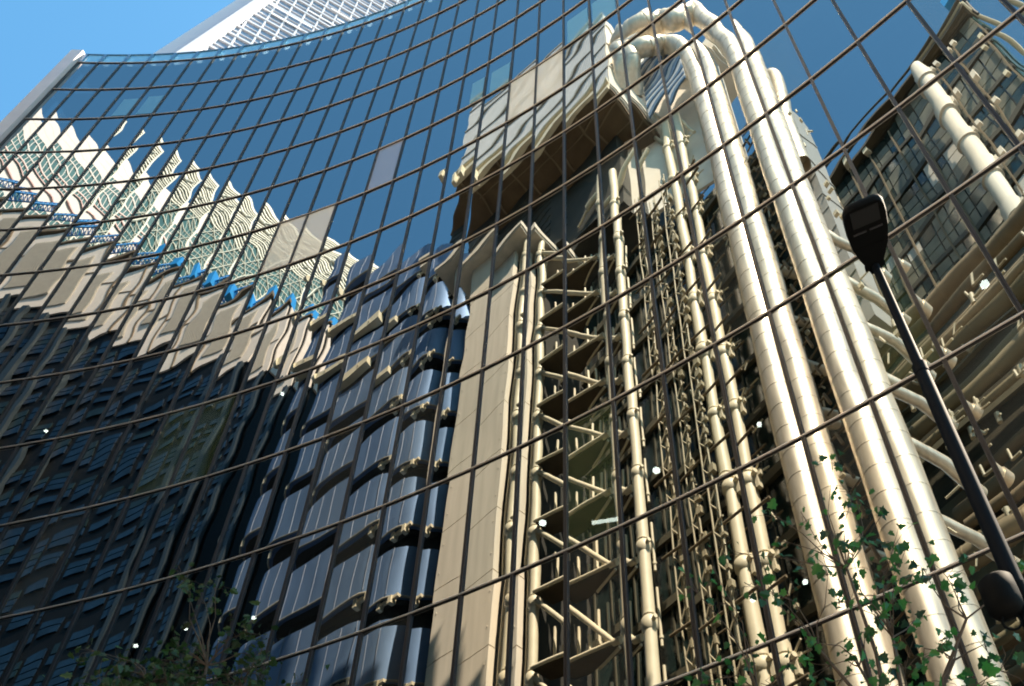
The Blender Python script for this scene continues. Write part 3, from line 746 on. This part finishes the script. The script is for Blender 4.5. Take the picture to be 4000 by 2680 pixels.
# ------------------------------------------------------------------ pale wedge tower seen directly beyond the roof
dW = ray(*(0.5996 * 1150, 0.5996 * 360)); Q0 = dW * (46 / sqrt(dW.x ** 2 + dW.y ** 2))
aw = radians(38); eW = Vector((cos(aw), sin(aw), 0)); nW = Vector((sin(aw), -cos(aw), 0))
def onW(px, py):
    d = ray(px, py); t = Q0.dot(nW) / d.dot(nW); q = d * t; return (q - Q0).dot(eW), q.z
def fW(s, q, z): return Vector((Q0.x, Q0.y, 0)) + eW * s - nW * q + Vector((0, 0, z))
c0 = (0, Q0.z); c1 = onW(.5996 * 1680, 0)
slope = (c1[0] - c0[0]) / (c1[1] - c0[1])
def edge_s(z): return c0[0] + slope * (z - c0[1])
WG = thing('wedge_tower', fW(10, 5, GZ), 'tall pale hazy tower with a slanting edge and white gridded glass beyond the roofline', 'building')
ZB, ZU = GZ, c1[1] + 30; SR = 40
def quad_prism(mb, pts, q0, q1):
    n = len(pts); vs = [fW(s, q0, z) for s, z in pts] + [fW(s, q1, z) for s, z in pts]
    mb.add(vs, [tuple(range(n)), tuple(range(2 * n - 1, n - 1, -1))] + [(k, n + k, n + (k + 1) % n, (k + 1) % n) for k in range(n)])
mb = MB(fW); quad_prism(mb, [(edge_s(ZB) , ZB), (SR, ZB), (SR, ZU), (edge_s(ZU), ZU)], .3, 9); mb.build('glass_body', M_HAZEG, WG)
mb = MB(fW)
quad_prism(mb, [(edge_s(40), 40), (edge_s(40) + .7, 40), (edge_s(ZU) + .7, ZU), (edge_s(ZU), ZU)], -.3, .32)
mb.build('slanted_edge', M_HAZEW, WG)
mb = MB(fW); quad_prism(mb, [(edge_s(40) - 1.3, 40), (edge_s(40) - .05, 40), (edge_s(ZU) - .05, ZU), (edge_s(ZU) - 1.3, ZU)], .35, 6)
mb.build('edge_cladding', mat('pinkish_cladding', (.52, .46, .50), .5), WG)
mb = MB(fW); z = 66.; k = 0
while z < ZU:
    mb.box(edge_s(z) + .5, SR, .18 if k % 2 else .1, .3, z, z + (.1 if k % 2 else .28)); z += 1.1; k += 1
s = -20
while s < SR:
    zt = min(ZU, c0[1] + (s - c0[0]) / slope) if slope > 0 else ZU
    if zt > 66: mb.box(s, s + .12, .15, .3, 60, zt)
    s += 1.25
mb.build('floor_grid', M_HAZEW, WG)
rp = random.Random(61); mlb = mat('louvre_bright', (.85, .83, .85), .5)
for q in range(16):
    z = 82 + q * 1.9 + rp.uniform(-.4, .4); s0 = edge_s(z) + rp.uniform(.5, 9)
    mb = MB(fW); mb.box(s0, s0 + rp.uniform(2.5, 7), .02, .09, z, z + .22); mb.build('white_louvre', mlb, WG)

# ------------------------------------------------------------------ street lamp
LX, LY = 3.36 * cos(radians(64.38)), 3.36 * sin(radians(64.38)); LZ = 4.86
SL = thing('street_lamp', (LX, LY, GZ), 'black street lamp with a flat rounded head in front of the glass front', 'street lamp')
mb = MB(I); mb.tube([(LX, LY, GZ), (LX, LY, 0), (LX, LY, 3.66), (LX, LY, 3.7), (LX, LY, LZ - .05), (LX, LY, LZ + .05)], [.06, .05, .042, .034, .028, .034], 20)
mb.tube([(LX, LY, 3.64), (LX, LY, 3.72)], .046, 20)
mb.build('pole', M_POLE, SL)
dh = Vector((-LX, -LY, 0)).normalized(); dh = Matrix.Rotation(radians(10), 3, 'Z') @ dh; sh = Vector((-dh.y, dh.x, 0))
def fh(a, b, z): return Vector((LX, LY, LZ)) + dh * a + sh * b + Vector((0, 0, z))
prof = [(-.06, .035), (-.02, .05), (.06, .085), (.16, .125), (.27, .142), (.37, .145), (.43, .138), (.465, .115), (.475, .08)]
poly = [(a, b) for a, b in prof] + [(a, -b) for a, b in reversed(prof)]
mb = MB(fh); n = len(poly)
cx = .23
lay = [(.96, -.012), (1.0, .01), (1.0, .05), (.9, .085), (.6, .11)]
vs = [fh(cx + (a - cx) * k, b * k, z) for k, z in lay for a, b in poly]
mb.add(vs, [(q * n + i, q * n + (i + 1) % n, (q + 1) * n + (i + 1) % n, (q + 1) * n + i) for q in range(len(lay) - 1) for i in range(n)], True)
mb.add(vs[:n], [tuple(range(n - 1, -1, -1))]); mb.add(vs[-n:], [tuple(range(n))])
hd = mb.build('lamp_head', M_BLACK, SL)
mb = MB(fh); mb.tube([fh(-.01, -.07, .02), fh(-.01, .07, .02)], .022, 10); mb.box(-.05, .05, -.035, .035, -.01, .03)
for q_ in (.17, .40): mb.box(q_, q_ + .006, -.13 if q_ > .2 else -.11, .13 if q_ > .2 else .11, -.016, -.0125)
mb.build('hinge', M_BLACK, hd)
mb = MB(fh); mb.box(.33, .445, -.095, .095, -.02, -.0125); mb.build('lens', mat('grey_lens', (.014, .015, .016), .5, spec=.2), hd)
mb = MB(fh); mb.box(.285, .293, -.10, -.012, -.026, -.0125); mb.box(.285, .293, .012, .10, -.026, -.0125); mb.build('trim', mat('steel_trim', (.08, .08, .09), .4, .6), hd)

# small black camera housing on the lamp pole
CZ = 1.93; cc_ = Vector((LX, LY, CZ)) + Vector((-.10, -.02, 0))
SC = thing('security_camera', cc_, 'black drum-shaped camera housing clamped to the lamp pole at lower right', 'camera')
mb = MB(I); prof = [(.0, .10), (.07, .095), (.085, .08), (.088, 0), (.088, -.05), (.084, -.09), (.06, -.12), (.02, -.13)]
mb.tube([cc_ + Vector((0, 0, z)) for r_, z in prof], [max(r_, .002) for r_, z in prof], 24); mb.build('housing', M_BLACK, SC)
mb = MB(I); mb.tube([cc_, Vector((LX, LY, CZ))], .022, 10); mb.tube([Vector((LX, LY, CZ - .05)), Vector((LX, LY, CZ + .05))], .052, 18); mb.build('clamp', M_BLACK, SC)
mb = MB(I); mb.tube([cc_ + Vector((.045 * cos(2 * pi * k / 12), 0, -.16 + .045 * sin(2 * pi * k / 12))) for k in range(13)], .006, 6, caps=False); mb.build('cable_loop', M_BLACK, SC)

# ------------------------------------------------------------------ trees
def leafshape(c, size, rng, mb):
    nrm = Vector((rng.uniform(-1, 1), rng.uniform(-1, 1), rng.uniform(-.3, 1))).normalized()
    a = Vector((rng.uniform(-1, 1), rng.uniform(-1, 1), rng.uniform(-1, .2))); x = (a - nrm * a.dot(nrm)).normalized(); y = nrm.cross(x)
    pts = [(0, 0), (.12, .22), (.05, .42), (.32, .36), (.50, .50), (.60, .26), (.82, .22), (1.0, 0), (.82, -.22), (.60, -.26), (.50, -.50), (.32, -.36), (.05, -.42), (.12, -.22)]
    k = len(mb.v); fold = rng.uniform(.1, .5)
    vs = [c + (x * p * 1.0 + y * q * .95 + nrm * (abs(q) * fold - p * p * .2)) * size for p, q in pts]
    mb.v += [tuple(v) for v in vs]
    mb.fc += [(k, k + 1, k + 2, k + 3, k + 4, k + 5, k + 6, k + 7), (k, k + 7, k + 8, k + 9, k + 10, k + 11, k + 12, k + 13)]; mb.sm += [False, False]
def px_at(px, py, r):
    d = ray(px, py); return d * (r / sqrt(d.x ** 2 + d.y ** 2))
def make_tree(name, base, hubs, clusters, r0, size, nleaf, spread, mleaf, label, cat, seed, trunk_r=.05, near=None):
    rng = random.Random(seed)
    t = thing(name, base, label, cat)
    wood = MB(I); lf = MB(I)
    hub = [px_at(px, py, r) for px, py, r in hubs]
    wood.tube([base, base + (hub[0] - base) * .5 + Vector((.06, .03, 0)), hub[0]], [trunk_r, trunk_r * .75, trunk_r * .5], 10)
    for h in hub[1:]: wood.tube([hub[0], (hub[0] + h) * .5 + Vector((.05, 0, -.03)), h], [trunk_r * .45, trunk_r * .33, trunk_r * .22], 8)
    for (px, py, w) in clusters:
        c = px_at(px, py, r0 + rng.uniform(-.45, .45))
        h = min(hub, key=lambda q: (q - c).length + (2 if q.z > c.z else 0))
        m1 = h.lerp(c, .5) + Vector((rng.uniform(-.1, .1), rng.uniform(-.1, .1), rng.uniform(.0, .12)))
        q1 = h.lerp(m1, .5) + Vector((rng.uniform(-.04, .04), 0, rng.uniform(-.04, .04)))
        wood.tube([h, q1, m1, c], [trunk_r * .16, trunk_r * .11, trunk_r * .07, .0022], 6)
        for k in range(max(1, int(nleaf * w))):
            o_ = Vector((rng.gauss(0, 1), rng.gauss(0, 1), rng.gauss(0, 1))) * spread * (.5 + .5 * w)
            p = c + o_; leafshape(p, size * rng.uniform(.45, 1.35), rng, lf)
            if k % 2 == 0: wood.tube([c.lerp(m1, .2), c + o_ * .5, p], [.003, .002, .0015], 4)
        for k in range(2):
            p = m1.lerp(c, rng.random()) + Vector((rng.uniform(-.05, .05), rng.uniform(-.05, .05), rng.uniform(-.05, .05))); leafshape(p, size * rng.uniform(.6, 1.), rng, lf)
    wood.build('trunk', M_BARK, t); lf.build('crown', mleaf, t)
    return t
k9 = .5996
def s9(x, y): return 2600 + k9 * x, 1740 + k9 * y
cl = [(160, 910, .7), (560, 900, .6), (700, 450, .7), (760, 620, .35), (890, 770, .3), (640, 800, .7), (680, 960, .9), (1150, 640, 1), (1230, 300, 1), (1250, 380, .8), (1060, 800, .8), (1240, 910, 1), (1400, 800, 1), (1500, 600, .9),
      (1540, 750, 1), (1590, 850, .5), (1830, 850, .7), (1900, 930, .7), (1600, 1150, .6), (1200, 660, .9), (400, 1500, .8), (530, 1350, 1), (1050, 1440, .5), (1200, 1340, .5), (1400, 1480, .8), (1560, 1400, .9), (1680, 1400, .8),
      (1780, 1280, .4), (2100, 1350, 1), (2240, 1430, 1), (1850, 1520, .8), (1350, 1130, .7), (300, 780, .4), (450, 700, .4), (370, 980, .4), (1090, 110, .2), (1430, 420, .35), (970, 150, .2), (1110, 1000, .5), (800, 960, .4), (820, 1400, .3),
      (620, 1550, .7), (1440, 1560, .7), (1850, 1240, .3), (1360, 960, .8), (880, 430, .3), (1680, 800, .5), (1480, 1000, .7), (2330, 780, .6), (1120, 1560, .5), (250, 1540, .5), (930, 1280, .6), (1330, 1260, .4), (1950, 1560, .6), (2150, 1540, .8)]
hubs = [s9(1500, 2000) + (4.9,), s9(1000, 1330) + (4.9,), s9(1260, 1440) + (5.0,), s9(1960, 1130) + (4.8,), s9(1480, 1250) + (5.0,), s9(1880, 1400) + (4.9,), s9(1180, 800) + (5.0,), s9(600, 1600) + (4.9,)]
bR = px_at(*s9(1500, 2300), 4.9); bR.z = GZ
make_tree('young_maple', bR, hubs, [(*s9(x, y), w) for x, y, w in cl], 4.95, .082, 10.0, .095, M_LEAF, 'young tree with sparse bright green lobed leaves at lower right, before the glass', 'tree', 5, .05)
rng0 = random.Random(77); cl2 = []
for q in range(52):
    x = rng0.gauss(1150, 330); y = 1568 - abs(rng0.gauss(0, 1)) * 190 + 60
    if x > 1250 and x < 1500 and rng0.random() < .5: y -= rng0.uniform(100, 420)
    cl2.append((k9 * x, 1740 + k9 * y, rng0.uniform(.5, 1)))
cl2 += [(k9 * 1400, 1740 + k9 * 900, .6), (k9 * 1330, 1740 + k9 * 1000, .8), (k9 * 1240, 1740 + k9 * 900, .4), (k9 * 1500, 1740 + k9 * 1180, .6), (k9 * 1170, 1740 + k9 * 1340, .8), (k9 * 1690, 1740 + k9 * 1380, .4)]
hubs2 = [(k9 * 1150, 2950, 9.0), (k9 * 1350, 2600, 9.0), (k9 * 950, 2660, 9.0), (k9 * 1550, 2700, 9.2)]
bL = px_at(k9 * 1150, 3100, 9.0); bL.z = GZ
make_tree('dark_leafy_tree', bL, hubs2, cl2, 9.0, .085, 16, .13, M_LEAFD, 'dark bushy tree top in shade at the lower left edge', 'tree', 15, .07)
